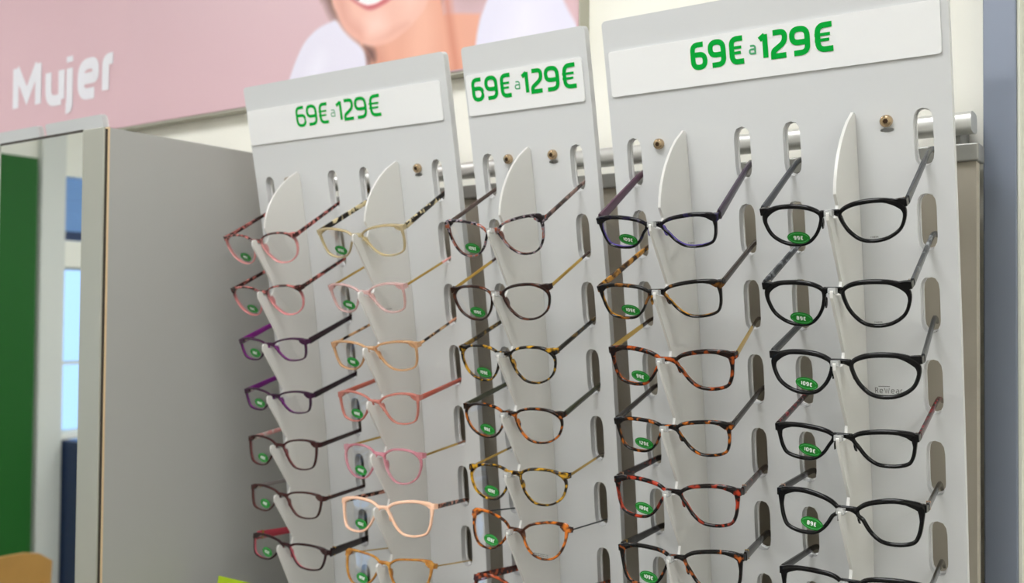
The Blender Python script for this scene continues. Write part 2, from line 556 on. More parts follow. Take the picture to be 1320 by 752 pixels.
bd2 = thing('backing_board', 'taupe grey backing board on the far side of the mirror tower', 'board', (-1.35, .15, .5))
off(MB().box(-1.56, -1.142, .132, .15, .935, Z0 - .006), bd2.location).build('board', M['board'], bd2)
off(MB().box(-1.56, -1.142, .125, .158, Z0 - .0065, Z0 + .0115), bd2.location).build('cap', M['rail'], bd2, bevel=.0015)
for x in (-1.5, -1.2):
    off(MB().box(x - .012, x + .012, .15, YW - .0005, Z0 - .03, Z0 - .007), bd2.location).build('bracket', M['rail'], bd2)
# ------------------------------------------------------------------ base counter under the panels
ct = thing('base_cabinet', 'grey laminate base cabinet under the display panels', 'cabinet', (-.37, 0, 0))
off(MB().box(-.872, .118, -.16, .18, .08, .905), ct.location).build('body', M['cab'], ct)
off(MB().box(-.86, .106, -.12, .18, 0, .08), ct.location).build('plinth', M['dark'], ct)
off(MB().box(-.874, .12, -.175, .18, .905, .93), ct.location).build('worktop', M['counter'], ct, bevel=.003)
for k in range(3):
    a = -.872 + k * .33
    d = off(MB().box(a + .003, a + .327, -.178, -.161, .09, .895), ct.location).build('door', M['cab'], ct, bevel=.002)
    off(MB().tube([(a + .29, -.178, .6), (a + .29, -.195, .6), (a + .29, -.195, .75), (a + .29, -.178, .75)], .004, 8), ct.location).build('handle', M['alu'], d)
# lime showcard
lc = thing('showcard', 'lime green showcard standing on the base cabinet', 'card', (-.815, -.075, .93))
R = []
for k in range(6):
    x = -.015 + k * .021
    R.append([(x, -.001, 0), (x, .001, 0), (x, .035, .206), (x, .033, .206)])
MB().rings(R).build('card', M['lime'], lc)
MB().rings([[(0.01, .03, .15), (.012, .03, .15), (.012, .07, 0), (.01, .07, 0)], [(.06, .03, .15), (.062, .03, .15), (.062, .07, 0), (.06, .07, 0)]]).build('easel_back', M['strip'], lc)

# ------------------------------------------------------------------ mirror tower at the left
XC, YC = -.88, -.198
ZT = Z0 + .0765
mt_ = thing('mirror_tower', 'grey laminate mirror tower standing beside the first display panel', 'mirror', (-1.0, 0, 0))
off(MB().box(XC - .02, XC, YC + .009, YW - .002, 0, ZT), mt_.location).build('side_panel', M['cab'], mt_)
off(MB().box(XC - .008, XC + .0004, YC + .0065, YC + .009, 0, ZT + .0006), mt_.location).build('edge_band', M['edge'], mt_)
off(MB().box(XC - .008, XC - .0008, YC + .003, YC + .0065, 0, ZT - .002), mt_.location).build('shadow_joint', M['dark'], mt_)
XM = -1.137
off(MB().box(XM, XM + .02, YC + .009, YW - .002, 0, ZT), mt_.location).build('side_panel', M['cab'], mt_)
off(MB().box(XM + .021, XC - .021, YC + .009, YW - .002, ZT - .02, ZT), mt_.location).build('top_panel', M['cab'], mt_)
off(MB().box(XC - .0478, XC - .0006, YC, YC + .003, 0, ZT), mt_.location).build('frame', M['cabframe'], mt_, bevel=.0008)
off(MB().box(XM - .004, XM, YC, YC + .009, 0, ZT), mt_.location).build('frame', M['cabframe'], mt_)
off(MB().box(XM, XC - .0478, YC + .0008, YC + .004, 0.01, ZT - .0025), mt_.location).build('mirror_glass', M['mirror'], mt_)
off(MB().box(XM, XC - .0478, YC + .0005, YC + .0065, ZT - .0025, ZT + .001), mt_.location).build('mirror_rim', M['dark'], mt_)

# ------------------------------------------------------------------ pink sign with the portrait print
YS = .195
sg = thing('wall_sign', 'pink wall sign reading Mujer with a smiling woman in a white top', 'sign', (-1.3, YS, Z0 + .19))
SX0, SX1, SZ0, SZ1 = -2.6, -.392, .190, .80
off(MB().box(SX0, SX1, YS + .002, YW - .0005, Z0 + SZ0, Z0 + SZ1), sg.location).build('frame', M['signframe'], sg)
off(MB().box(SX0 + .002, SX1 - .002, YS, YS + .002, Z0 + SZ0 + .004, Z0 + SZ1 - .002), sg.location).build('pink_face', M['pink'], sg)

def sd_poly(X, Z, pts):
    d = np.full(X.shape, 1e9); ins = np.zeros(X.shape, bool); n = len(pts)
    for i in range(n):
        ax, az = pts[i]; bx, bz = pts[(i + 1) % n]
        ex, ez = bx - ax, bz - az
        t = np.clip(((X - ax) * ex + (Z - az) * ez) / (ex * ex + ez * ez + 1e-12), 0, 1)
        d = np.minimum(d, np.hypot(X - ax - t * ex, Z - az - t * ez))
        c = ((az > Z) != (bz > Z)) & (X < ex * (Z - az) / (ez if abs(ez) > 1e-12 else 1e-12) + ax)
        ins ^= c
    return np.where(ins, -d, d)

def smooth_closed(pts, seg=5):
    out = []; n = len(pts)
    for i in range(n):
        p0, p1, p2, p3 = (np.array(pts[(i + k - 1) % n]) for k in range(4))
        for k in range(seg):
            t = k / seg
            out.append(tuple(.5 * (2 * p1 + (p2 - p0) * t + (2 * p0 - 5 * p1 + 4 * p2 - p3) * t * t + (3 * p1 - p0 - 3 * p2 + p3) * t ** 3)))
    return out

px0, px1, pz0, pz1 = -1.02, SX1 - .004, SZ0 + .006, .74
nx, nz = 250, 216
gx, gz = np.linspace(px0, px1, nx), np.linspace(pz0, pz1, nz)
X, Z = np.meshgrid(gx, gz)
C = np.zeros(X.shape + (3,))
C[:] = (213, 179, 185.5)
def paint(sd, col, soft=.003, amt=1.0):
    global C
    a = np.clip(.5 - sd / (2 * soft), 0, 1)[..., None] * amt
    C = C * (1 - a) + np.array(col, float) * a
sp = lambda P, k=1: sd_poly(X, Z, smooth_closed(P) if k else P)
hair = [(-.885, .37), (-.875, .345), (-.858, .317), (-.835, .300), (-.797, .262), (-.777, .225), (-.755, .225), (-.70, .27), (-.64, .30), (-.625, .38), (-.63, .56), (-.68, .68), (-.78, .70), (-.86, .66), (-.90, .52)]
paint(sp(hair), (108, 70, 56), .012)
paint(sp([(-.60, .30), (-.545, .30), (-.56, .40), (-.62, .42)]), (188, 158, 160), .02)
neck = [(-.797, .300), (-.797, .262), (-.775, .238), (-.770, .18), (-.565, .18), (-.567, .228), (-.560, .272), (-.601, .2795), (-.628, .283), (-.634, .310), (-.632, .36), (-.78, .36)]
paint(sp(neck, 0), (226, 164, 140), .003)
paint(sp([(-.79, .265), (-.765, .235), (-.755, .19), (-.74, .19), (-.745, .24), (-.765, .262)]), (205, 140, 118), .012, .7)
paint(sp([(-.632, .33), (-.624, .28), (-.606, .19), (-.596, .19), (-.612, .28), (-.62, .33)]), (206, 132, 108), .008, .9)
paint(sp([(-.69, .29), (-.655, .31), (-.648, .22), (-.69, .20)]), (240, 186, 162), .015, .6)
paint(sp([(-.79, .262), (-.775, .236), (-.764, .232), (-.768, .25)]), (96, 62, 56), .006, .9)
lsh = [(-1.0, .14), (-.966, .212), (-.956, .234), (-.942, .26), (-.923, .285), (-.895, .302), (-.866, .309), (-.85, .309), (-.834, .291), (-.815, .274), (-.797, .26), (-.787, .246), (-.783, .219), (-.78, .15)]
paint(sp(lsh), (224, 220, 235), .003)
paint(sp([(-.93, .19), (-.90, .25), (-.88, .25), (-.90, .19)]), (232, 230, 242), .02, .8)
rsh = [(-.57, .14), (-.570, .18), (-.567, .228), (-.562, .255), (-.554, .276), (-.542, .296), (-.50, .33), (-.45, .32), (-.425, .282), (-.409, .252), (-.392, .222), (-.36, .15)]
paint(sp(rsh), (222, 219, 236), .003)
paint(sp([(-.52, .20), (-.50, .28), (-.46, .28), (-.46, .20)]), (232, 229, 243), .025, .7)
face = [(-.868, .40), (-.862, .345), (-.85, .32), (-.834, .294), (-.81, .273), (-.785, .260), (-.76, .2555), (-.73, .2585), (-.702, .270), (-.678, .285), (-.660, .304), (-.648, .345), (-.644, .42), (-.66, .53), (-.70, .60), (-.77, .62), (-.83, .58), (-.862, .50)]
paint(sp(face), (236, 184, 166), .0035)
paint(sp([(-.855, .36), (-.846, .322), (-.828, .296), (-.80, .275), (-.79, .285), (-.82, .31), (-.836, .36)]), (214, 146, 128), .012, .7)
paint(sp([(-.80, .272), (-.76, .261), (-.71, .272), (-.70, .282), (-.76, .272)]), (222, 160, 140), .008, .7)
paint(sp([(-.785, .30), (-.755, .305), (-.742, .28), (-.775, .272)]), (246, 205, 192), .014, .8)
paint(sp([(-.71, .33), (-.68, .35), (-.675, .31), (-.70, .295)]), (244, 198, 182), .016, .7)
paint(sp([(-.823, .343), (-.80, .325), (-.780, .3145), (-.760, .3150), (-.728, .325), (-.700, .346), (-.735, .352), (-.77, .346), (-.80, .350)]), (204, 104, 108), .003)
paint(sp([(-.812, .340), (-.790, .3255), (-.771, .322), (-.748, .327), (-.712, .345), (-.75, .347), (-.785, .345)]), (250, 246, 244), .002)
paint(sp([(-.812, .3405), (-.802, .334), (-.797, .3385), (-.803, .343)]), (90, 40, 44), .002)
paint(sp([(-.785, .40), (-.77, .385), (-.75, .385), (-.735, .40), (-.76, .405)]), (212, 140, 124), .008, .8)
for ex in (-.80, -.705):
    paint(sp([(ex - .026, .462), (ex, .475), (ex + .026, .462), (ex, .453)]), (248, 244, 242), .002)
    paint(np.hypot(X - ex, Z - .464) - .010, (72, 50, 40), .002)
    paint(sp([(ex - .032, .50), (ex, .515), (ex + .032, .502), (ex, .508)]), (96, 66, 52), .004)
me = bpy.data.meshes.new('portrait_print')
vv = np.stack([X.ravel() - sg.location[0], np.full(X.size, -.0006), Z.ravel() + Z0 - sg.location[2]], 1)
idx = np.arange(nx * nz).reshape(nz, nx)
ff = np.stack([idx[:-1, :-1], idx[:-1, 1:], idx[1:, 1:], idx[1:, :-1]], -1).reshape(-1, 4)
me.from_pydata(vv.tolist(), [], ff.tolist())
ca = me.color_attributes.new('Col', 'FLOAT_COLOR', 'POINT')
c01 = np.minimum(C * 1.062, 255) / 255
linc = np.where(c01 > .04045, ((c01 + .055) / 1.055) ** 2.4, c01 / 12.92).reshape(-1, 3)
ca.data.foreach_set('color', np.concatenate([linc, np.ones((len(linc), 1))], 1).astype(np.float32).ravel())
pm, PN, PL, pb = newmat('portrait_print')
at = PN.new('ShaderNodeAttribute'); at.attribute_name = 'Col'
PL.new(at.outputs['Color'], pb.inputs['Base Color'])
pb.inputs['Roughness'].default_value = .45
me.materials.append(pm)
po = bpy.data.objects.new('portrait_print', me)
COL.objects.link(po); po.parent = sg
tag(po, 'printed portrait of a smiling woman in a white top')
# Mujer lettering
lx, lz = sg.location[0], sg.location[2]
fn = lambda u, v, d=0: (u - lx, -.0012 - d, v + Z0 - lz)
H = .111; WT = .21
it = [('M', -1.829, .262, H, WT, .112), ('u', -1.701, .262, H, WT, .072), ('j', -1.635, .262, H, WT, .040), ('e', -1.582, .262, H, WT, .074), ('r', -1.497, .262, H, WT, .048)]
tag(text_mesh(it, fn).build('lettering', M['letter'], sg, fix=False), 'white Mujer lettering')

# ------------------------------------------------------------------ display panels
GLASS_TIPS = {}                                # column -> list of bridge points, filled by the table below
TABLE = {
    # key: (mx, my, mz, W, roll, tilt, H, bridge z)
    'A1': (-.7230, -.0726, -.0627, .1400, -.3, 28.1, .0404, -.0075), 'A2': (-.7220, -.0611, -.1315, .1370, .9, 27.5, .0403, -.0060),
    'A3': (-.7179, -.0503, -.2012, .1324, .9, 15.7, .0286, -.0061), 'A4': (-.7168, -.0406, -.2705, .1316, 0, 11.5, .0279, -.0060),
    'A5': (-.7142, -.0324, -.3356, .1363, .6, 1.5, .0375, -.0078), 'A6': (-.7146, -.0245, -.4051, .1409, -.6, -1.8, .0321, -.0060),
    'A7': (-.7146, -.0176, -.4749, .1460, -1.5, -5.4, .0303, -.0046),
    'B1': (-.5424, -.0729, -.0614, .1440, 0, 26.2, .0373, -.0084), 'B2': (-.5403, -.0613, -.1301, .1269, 0, 23.1, .0358, -.0091),
    'B3': (-.5373, -.0503, -.2012, .1438, 1.1, 17.3, .0351, -.0065), 'B4': (-.5362, -.0414, -.2645, .1359, 1.1, 8.9, .0364, -.0096),
    'B5': (-.5346, -.0327, -.3329, .1315, -.3, 2.8, .0406, -.0070), 'B6': (-.5346, -.0252, -.3987, .1550, 3.5, -4.2, .0411, -.0086),
    'B7': (-.5363, -.0181, -.4694, .1480, 1.7, -9, .0409, -.0084),
    'C1': (-.3405, -.0730, -.0607, .1357, .3, 24.1, .0419, -.0117), 'C2': (-.3407, -.0607, -.1340, .1352, .9, 22.0, .0396, -.0070),
    'C3': (-.3369, -.0502, -.2019, .1327, -.2, 17.2, .0405, -.0066), 'C4': (-.3350, -.0407, -.2697, .1370, -.9, 12.3, .0378, -.0060),
    'C5': (-.3329, -.0320, -.3386, .1357, 1.0, 3.7, .0384, -.0050), 'C6': (-.3328, -.0256, -.3952, .1346, -1.4, -7.9, .0403, -.0138),
    'C7': (-.3332, -.0182, -.4685, .1386, 1.5, -12, .0387, -.0121),
    'D1': (-.1432, -.0719, -.0669, .1339, -1.1, 30.2, .0336, -.0072), 'D2': (-.1459, -.0608, -.1334, .1391, 1.6, 26.7, .0370, -.0072),
    'D3': (-.1368, -.0506, -.1995, .1400, -.9, 18.5, .0395, -.0092), 'D4': (-.1397, -.0405, -.2712, .1311, 1.3, 18.6, .0353, -.0055),
    'D5': (-.1385, -.0325, -.3344, .1416, .3, 6.5, .0400, -.0087), 'D6': (-.1380, -.0247, -.4030, .1404, 3.6, 3.3, .0411, -.0074),
    'E1': (.0300, -.0723, -.0647, .1317, .8, 27.7, .0379, -.0072), 'E2': (.0296, -.0606, -.1341, .1352, -.3, 26.6, .0430, -.0060),
    'E3': (.0347, -.0507, -.1985, .1378, -.5, 14.7, .0396, -.0068), 'E4': (.0335, -.0411, -.2668, .1307, -.6, 15.8, .0327, -.0058),
    'E5': (.0354, -.0332, -.3288, .1361, -.7, 4.3, .0397, -.0114), 'E6': (.0354, -.0248, -.4028, .1372, 1.0, 1.9, .0394, -.0055),
}
WRAP = .0055
POSE = {}
for k, (mx, my, mz, w, rl_, tl, h, bz) in TABLE.items():
    ex = Vector((math.cos(math.radians(rl_)), 0, math.sin(math.radians(rl_))))
    ny = Vector((0, math.cos(math.radians(tl)), math.sin(math.radians(tl))))
    ez = ex.cross(ny).normalized(); ny = ez.cross(ex)
    org = Vector((mx, my, mz + Z0)) - ny * WRAP
    POSE[k] = (org, Matrix((ex, ny, ez)).transposed())
    GLASS_TIPS.setdefault(k[0], []).append(org + ez * (-h + min(.84, max(.60, (bz + h) / (h + .0035))) * (h + .0035)))

def make_fin(parent, cx, tips):
    prof = []
    ztop, sb_ = Z0 + .026, S_BOT - .01
    # outer edge from the top
    y0 = y_of_z(.026)
    t0 = tips[0]
    prof.append((y0 - .001, ztop))
    top_out = [(y0 - .006, ztop + .0015)]
    zn = t0.z + .018
    for k in range(1, 9):
        t = k / 8
        top_out.append((y0 - .006 + (t0.y + .008 - y0 + .006) * math.sin(t * math.pi / 2) ** .72, ztop + (zn - ztop) * t))
    prof += top_out
    alltips = list(tips)
    while alltips[-1].z - Z0 > -.56:
        q = alltips[-1]; zz = q.z - .0685
        alltips.append(Vector((q.x, y_of_z(zz - Z0) - .098, zz)))
    for i, t in enumerate(alltips):
        ty, tz = t.y - .0125, t.z - .0040
        # recess behind the bridge, ledge, rounded nose
        prof += [(t.y + .0155, tz + .0125), (t.y + .0135, tz + .0055), (t.y + .0095, tz + .0008), (t.y + .004, tz), (t.y - .0035, tz), (t.y - .0050, tz + .0042), (t.y - .0075, tz + .0056), (ty + .0015, tz + .0050), (ty, tz + .0025), (ty + .0006, tz - .003)]
        if i == len(alltips) - 1:
            prof.append((ty + .026, tz - .05))
    zb = prof[-1][1] - .004
    prof.append((y_of_z(zb - Z0) - .02, zb))
    prof.append((y_of_z(zb - Z0) - .001, zb))
    # inner edge back up along the panel
    n = 30
    for k in range(1, n):
        z = zb + (ztop - zb) * k / n
        prof.append((y_of_z(z - Z0) - .0006, z))
    mb = MB(); hw = .0014
    n = len(prof)
    tri = tessellate_polygon([[Vector((a, b, 0)) for a, b in prof]])
    vs = [(cx - hw, a, b) for a, b in prof] + [(cx + hw, a, b) for a, b in prof]
    fs = [tuple(t) for t in tri] + [tuple(i + n for i in reversed(t)) for t in tri] + [(i, (i + 1) % n, (i + 1) % n + n, i + n) for i in range(n)]
    mb.add(vs, fs)
    fin = off(mb, parent.location).build('holder_fin', M['fin'], parent, smooth=.5)
    for t in (tips if cx > -.4 else []):
        p = MB().box(cx - .0036, cx + .0036, t.y - .0118, t.y - .0046, t.z - .0034, t.z + .0022)
        off(p, parent.location).build('clear_peg', M['peg'], fin, bevel=.0007)
    return fin

PRICE = [('6', 0, .656), ('9', .695, .681), ('€', 1.44, .70), ('a', 2.255, .249), ('1', 2.56, .40), ('2', 3.04, .646), ('9', 3.726, .72), ('€', 4.53, .79)]
def make_panel(label, x0, x1, cols, strip, text, screws, keyholes, fins=True):
    loc = ((x0 + x1) / 2, float(np.interp(S_BOT, _s, _y)), Z0 + float(np.interp(S_BOT, _s, _z)))
    t = thing('display_panel', label, 'display panel', loc)
    holes = []
    for c in cols:
        for r in range(8):
            for sgn in (-1, 1):
                holes.append(slot_poly(c + sgn * SLOTW, r * PITCH))
    for kx in keyholes:
        holes.append([(kx + .0066 * math.cos(a), s_of_z(.0092) + .0021 * math.sin(a)) for a in [q * math.pi / 5 for q in range(10)]])
    off(sheet(MB(), rrect(x0, x1, S_TOP, S_BOT, .005), holes, -PT, 0), loc).build('sheet', M['panel'], t, smooth=.5)
    small = [[(sum(q[0] for q in h) / len(h) + (a - sum(q[0] for q in h) / len(h)) * .84, sum(q[1] for q in h) / len(h) + (b - sum(q[1] for q in h) / len(h)) * .945) for a, b in h] for h in holes[:len(holes) - len(keyholes)]]
    off(sheet(MB(), rrect(x0 + .001, x1 - .001, S_TOP + .001, S_BOT - .001, .005), small, -PT - .0022, -PT - .0001), loc).build('back_sheet', M['strip'], t, smooth=.5)
    if strip:
        st_ = off(sheet(MB(), rrect(strip[0], strip[1], s_of_z(.1182), s_of_z(.0712), .003), [], .0002, .0018), loc).build('price_strip', M['strip'], t, smooth=.5)
        if text:
            tx0, tx1, wt, aw = text
            h = .0273; k = (tx1 - tx0) / 5.32
            big = [(c, tx0 + x * k, .0866, h, wt, w * k) for c, x, w in PRICE if c != 'a']
            fnp = lambda u, v, d=0: tuple(np.array(bend(u, s_of_z(v), .0021 + d)) - np.array(loc))
            text_mesh(big, fnp).build('price_text', M['green'], st_, fix=False)
            a_ = [('a', tx0 + 2.24 * k, .0866 + .27 * h, h * .34, aw, .27 * k)]
            text_mesh(a_, fnp).build('price_text_small', M['thin_green'], st_, fix=False)
    for sx in screws:
        s0 = s_of_z(.0174)
        p0, p1 = Vector(bend(sx, s0, 0)), Vector(bend(sx, s0, .0045))
        d = (p1 - p0).normalized()
        sc = MB().tube([p0, p0 + d * .003, p1, p1 + d * .0006], [.0058, .0058, .005, .0034], 16)
        so = off(sc, loc).build('screw', M['screw'], t, smooth=.6)
        off(MB().tube([p1 + d * .0004, p1 + d * .0008], .0025, 6), loc).build('hex_socket', M['screw_dark'], so)
    return t

P1 = make_panel('wide grey display panel next to the mirror tower with colourful glasses', -.807, -.447, (COLX['A'], COLX['B']), (-.805, -.457), (-.7085, -.553, .15, .13), (-.5069, -.7409), (-.5069,))
P2 = make_panel('narrow grey display panel with a single column of glasses between the two wide panels', -.4203, -.2504, (COLX['C'],), (-.417, -.257), (-.4095, -.2632, .172, .16), (-.3679, -.3064), (-.3064,))
P3 = make_panel('wide grey display panel beside the blue grey pillar, screw heads at its top', -.229, .1185, (COLX['D'], COLX['E']), (-.2232, .1118), (-.1284, .0194, .192, .2), (-.1725, .0611), (.0611,))
make_fin(P1, COLX['A'], GLASS_TIPS['A']); make_fin(P1, COLX['B'], GLASS_TIPS['B'])
make_fin(P2, COLX['C'], GLASS_TIPS['C'])
make_fin(P3, COLX['D'], GLASS_TIPS['D']); make_fin(P3, COLX['E'], GLASS_TIPS['E'])
make_panel('grey display panel right behind the mirror tower, only its top edge in view', -1.311, -1.147, (-1.229,), (-1.307, -1.153), None, (), ())
make_panel('grey display panel beyond the mirror tower, second one from it', -1.497, -1.333, (-1.415,), (-1.493, -1.339), None, (), ())

# ------------------------------------------------------------------ glasses
SHAPE = {
    'R': [(0, .70), (.06, .84), (.22, .95), (.45, 1.0), (.7, .985), (.9, .90), (1.0, .72), (.98, .46), (.89, .22), (.7, .05), (.48, 0), (.28, .06), (.13, .25), (.04, .48)],
    'S': [(0, .78), (.05, .89), (.2, .97), (.5, 1.0), (.8, .985), (.955, .935), (1, .82), (.98, .55), (.945, .29), (.87, .1), (.7, .012), (.5, 0), (.34, .06), (.19, .25), (.07, .54)],
    'K': [(0, .66), (.05, .78), (.2, .90), (.5, .97), (.78, 1.0), (.96, .98), (1.0, .84), (.97, .54), (.9, .27), (.76, .07), (.55, 0), (.34, .05), (.17, .22), (.06, .45)],
}
def outline(shape, n=4):
    P = smooth_closed(SHAPE[shape], n)
    return P
def wrap(x):
    return WRAP * (x / .066) ** 2

STY = {}
def make_glasses(key, label, shape, front, inside, templeR, templeL, rim=.0031, th=(.0042, .0026), tw=.0016, price='109€', prnt=None, accent=None, top=.0035, gap=.0066, depth=.0038, srot=-8, tip=None):
    org, rot = POSE[key]
    rim *= {'A': .78, 'B': .80, 'C': .88, 'D': .96, 'E': 1.02}[key[0]]
    mx, my, mz, Wd, rl_, tl, Hh, bz = TABLE[key]
    root = thing('eyeglasses', label, 'eyeglasses', group='eyeglasses on the display panels')
    root.matrix_world = Matrix.Translation(org) @ rot.to_4x4()
    xt = Wd / 2 - .0022
    O = outline(shape)
    v0 = {'S': .80, 'R': .74, 'K': .70}[shape]
    vn = min(.84, max(.60, (bz + Hh) / (Hh + top)))
    O = [(u, v + (vn - v0) * (max(0, 1 - u / .6) ** 1.4 if v > .45 else 0) * min(1, max(0, (v - .45) / .2))) for u, v in O]
    lw = xt - gap
    def pt(u, v):
        return gap + u * lw, -Hh + v * (Hh + top)
    base = [Vector(pt(u, v)) for u, v in O]
    n = len(base)
    fm = MB(); lens_loops = []
    for sgn in (1, -1):
        rings = []; inner = []
        for i in range(n):
            p = base[i]; t = (base[(i + 1) % n] - base[i - 1]).normalized()
            nrm = Vector((-t.y, t.x))
            c0 = Vector(((gap + xt) / 2, (top - Hh) / 2))
            if nrm.dot(p - c0) < 0: nrm = -nrm
            u, v = O[i]
            w = rim * (1 + .35 * max(0, v - .6) / .4 + (1.3 * max(0, (u - .72) / .28) * max(0, (v - .55) / .45) if v > .55 else 0))
            c = p - nrm * (w / 2)
            a, b, ka = w / 2, depth / 2, .55
            sec = [(a, -b * ka), (a * ka, -b), (-a * ka, -b), (-a, -b * ka), (-a, b * ka), (-a * ka, b), (a * ka, b), (a, b * ka)]
            rings.append([(sgn * (c.x + nrm.x * q), wrap(c.x) + r, c.y + nrm.y * q) for q, r in sec])
            ii = c - nrm * (w / 2 * .55)
            inner.append((sgn * ii.x, ii.y))
        fm.rings(rings, closed=True, secmi=[0, 0, 0, 1, 1, 1, 1, 0])
        lens_loops.append(inner)
        # end piece: from the rim corner out to the hinge and round to the temple
        zc = -.0032
        R = []
        for (x, z, hh, y, d) in ((xt - .010, zc + .0022, .0012, wrap(xt - .010), depth * .42), (xt - .0055, zc + .0007, .0032, wrap(xt - .0055), depth * .47), (xt - .002, zc + .0002, .0037, wrap(xt), depth * .5), (Wd / 2 - .0009, zc, .0033, wrap(Wd / 2) + .0002, depth * .52), (Wd / 2 - .0004, zc, .003, wrap(Wd / 2) + .0042, depth * .42)):
            R.append([(sgn * x, y - d, z - hh), (sgn * x, y - d, z + hh), (sgn * (x - .0), y + d, z + hh), (sgn * (x - .0), y + d, z - hh)])
        fm.rings(R)
    # bridge
    zb = -Hh + vn * (Hh + top)
    R = []
    for k in range(9):
        t = k / 8 * 2 - 1
        x = t * (gap + .0016); z = zb + .0016 * (1 - t * t) - .0004; hh = .0021 + .0016 * t * t
        b = depth * .5
        R.append([(x, -b + wrap(x), z - hh * .6), (x, -b + wrap(x), z + hh * .6), (x, -b * .6, z + hh), (x, b * .6, z + hh), (x, b, z + hh * .6), (x, b, z - hh * .6), (x, b * .6, z - hh), (x, -b * .6, z - hh)])
    fm.rings(R)
    fm.build('front_frame', [front, inside], root, smooth=.9)
    # lenses
    for lp, sgn in zip(lens_loops, (1, -1)):
        cx = sum(p[0] for p in lp) / n; cz = sum(p[1] for p in lp) / n
        mb = MB()
        vs = []
        for yo in (-.0007, .0007):
            for k in (.5, 1.0):
                vs += [(cx + (a - cx) * k, wrap(cx + (a - cx) * k) + yo - (.0006 * (1 - k * k)), cz + (b - cz) * k) for a, b in lp]
            vs.append((cx, wrap(cx) + yo - .0006, cz))
        fs = []; h = 2 * n + 1
        for side in (0, h):
            for i in range(n):
                k = (i + 1) % n
                fs.append((side + i, side + k, side + n + k, side + n + i))
                fs.append((side + i, side + k, side + 2 * n))
        for i in range(n):
            k = (i + 1) % n
            fs.append((n + i, n + k, h + n + k, h + n + i))
        mb.add(vs, fs)
        mb.build('lens', M['lens'], root, smooth=.9)
    # temples: hinge -> slot -> ear bend
    inv = rot.transposed()
    cxl = COLX[key[0]]
    for sgn, mats in ((1, templeR), (-1, templeL)):
        x0 = sgn * (Wd / 2 - .0016)
        y0 = wrap(Wd / 2) + .0055
        A = Vector((x0, y0, -.0032))
        row = int(key[1]) - 1
        hm = th[0] * .35 + th[1] * .65
        # where the straight temple meets the panel, kept inside its slot
        Aw = org + rot @ A
        dw = rot @ Vector((0, 1, 0))
        q = .08
        for _ in range(20):
            pw = Aw + dw * q
            q += y_of_z(pw.z - Z0) - pw.y
        s_hit = s_of_z(pw.z - Z0)
        s_hit = min(row * PITCH + .0252 - hm - (.0028 if tl > -3 else .0050), max(row * PITCH - .0252 + hm + .004, s_hit))
        tgt = Vector(bend(cxl + sgn * (SLOTW + .0010), s_hit, 0))
        B = inv @ (tgt - org)
        d = (B - A).normalized(); ln = (B - A).length
        pts = []
        for k in range(13):
            t = k / 12
            q = t * (ln + .040)
            x, y, z = A + d * q
            if q > ln + .014:
                z -= ((q - ln - .014) / .026) ** 1.6 * .010
            pts.append((x, y, z, t))
        mb = MB(); R = []
        for x, y, z, t in pts:
            hh = th[0] * (1 - t) + th[1] * t
            if t > .85: hh *= 1 + (t - .85) * .8
            w = tw
            R.append([(x - w, y, z - hh * .7), (x - w, y, z + hh * .7), (x - w * .6, y, z + hh), (x + w * .6, y, z + hh), (x + w, y, z + hh * .7), (x + w, y, z - hh * .7), (x + w * .6, y, z - hh), (x - w * .6, y, z - hh)])
        tp = mb
        # inner colour on the faces towards the wearer's head, tip colour on the end
        tp.rings(R)
        if tip is not None:
            cnt = 0
            for i in range(12):
                for j in range(8):
                    if i >= 7: tp.m[i * 8 + j] = 1
            ob = tp.build('temple', [mats, tip], root, smooth=.9)
        else:
            ob = tp.build('temple', mats, root, smooth=.9)
        MB().box(min(x0, x0 - sgn * .0042), max(x0, x0 - sgn * .0042), y0 - .0022, y0 + .0040, -.0046, -.0018).build('hinge', M['steel'], ob)
        if accent:
            a = pts[1]; hh = th[0] * 1.04
            MB().box(a[0] - tw * 1.12, a[0] + tw * 1.12, a[1] - .0035, a[1] - .0012, a[2] - hh, a[2] + hh).build('temple_accent', accent, ob)
    # nose pads
    for sgn in (1, -1):
        mb = MB(); R = []
        for k in range(7):
            a = (k / 6 - .5) * math.pi
            r = max(.02, math.cos(a))
            R.append([(sgn * (gap + .0022 + .0012 * q - .10 * .006 * math.sin(a)) + .0, .0042 + .0026 * r * e, -Hh * .46 + .0058 * math.sin(a)) for q, e in ((1, 0), (.6 * r, 1), (-.6 * r, 1), (-1 * r, 0), (-.6 * r, -1), (.6 * r, -1))])
        mb.rings(R).build('nose_pad', inside, root, smooth=1.2)
    # price sticker on the lens (left lens in the photograph)
    if price:
        sx, sz = -(gap + lw * .44), -Hh + (.0092 if key in ('E1', 'E2') else .0112)
        sw, shh = .0108, .0060
        ca, sa = math.cos(math.radians(srot)), math.sin(math.radians(srot))
        yl = wrap(abs(sx)) - .0016
        def sp_(u, v, dy=0):
            x = sx + u * ca - v * sa; z = sz + u * sa + v * ca
            return (x, wrap(abs(x)) - .0019 + dy, z)
        ns = 28
        ring = [(sw * math.cos(2 * math.pi * k / ns), shh * math.sin(2 * math.pi * k / ns)) for k in range(ns)]
        mb = MB()
        mb.add([sp_(a, b, 0) for a, b in ring] + [sp_(a, b, .0002) for a, b in ring], [tuple(range(ns)), tuple(reversed(range(ns, 2 * ns)))] + [(k, (k + 1) % ns, (k + 1) % ns + ns, k + ns) for k in range(ns)])
        stk = mb.build('price_sticker', M['sticker'], root)
        mb = MB()
        mb.add([sp_(a * .88, b * .80, -.0002) for a, b in ring] + [sp_(a * .83, b * .72, -.0002) for a, b in ring], [(k, (k + 1) % ns, (k + 1) % ns + ns, k + ns) for k in range(ns) if k % 14 not in (0, 13)])
        mb.build('sticker_border', M['sticker_ring'], stk, fix=False)
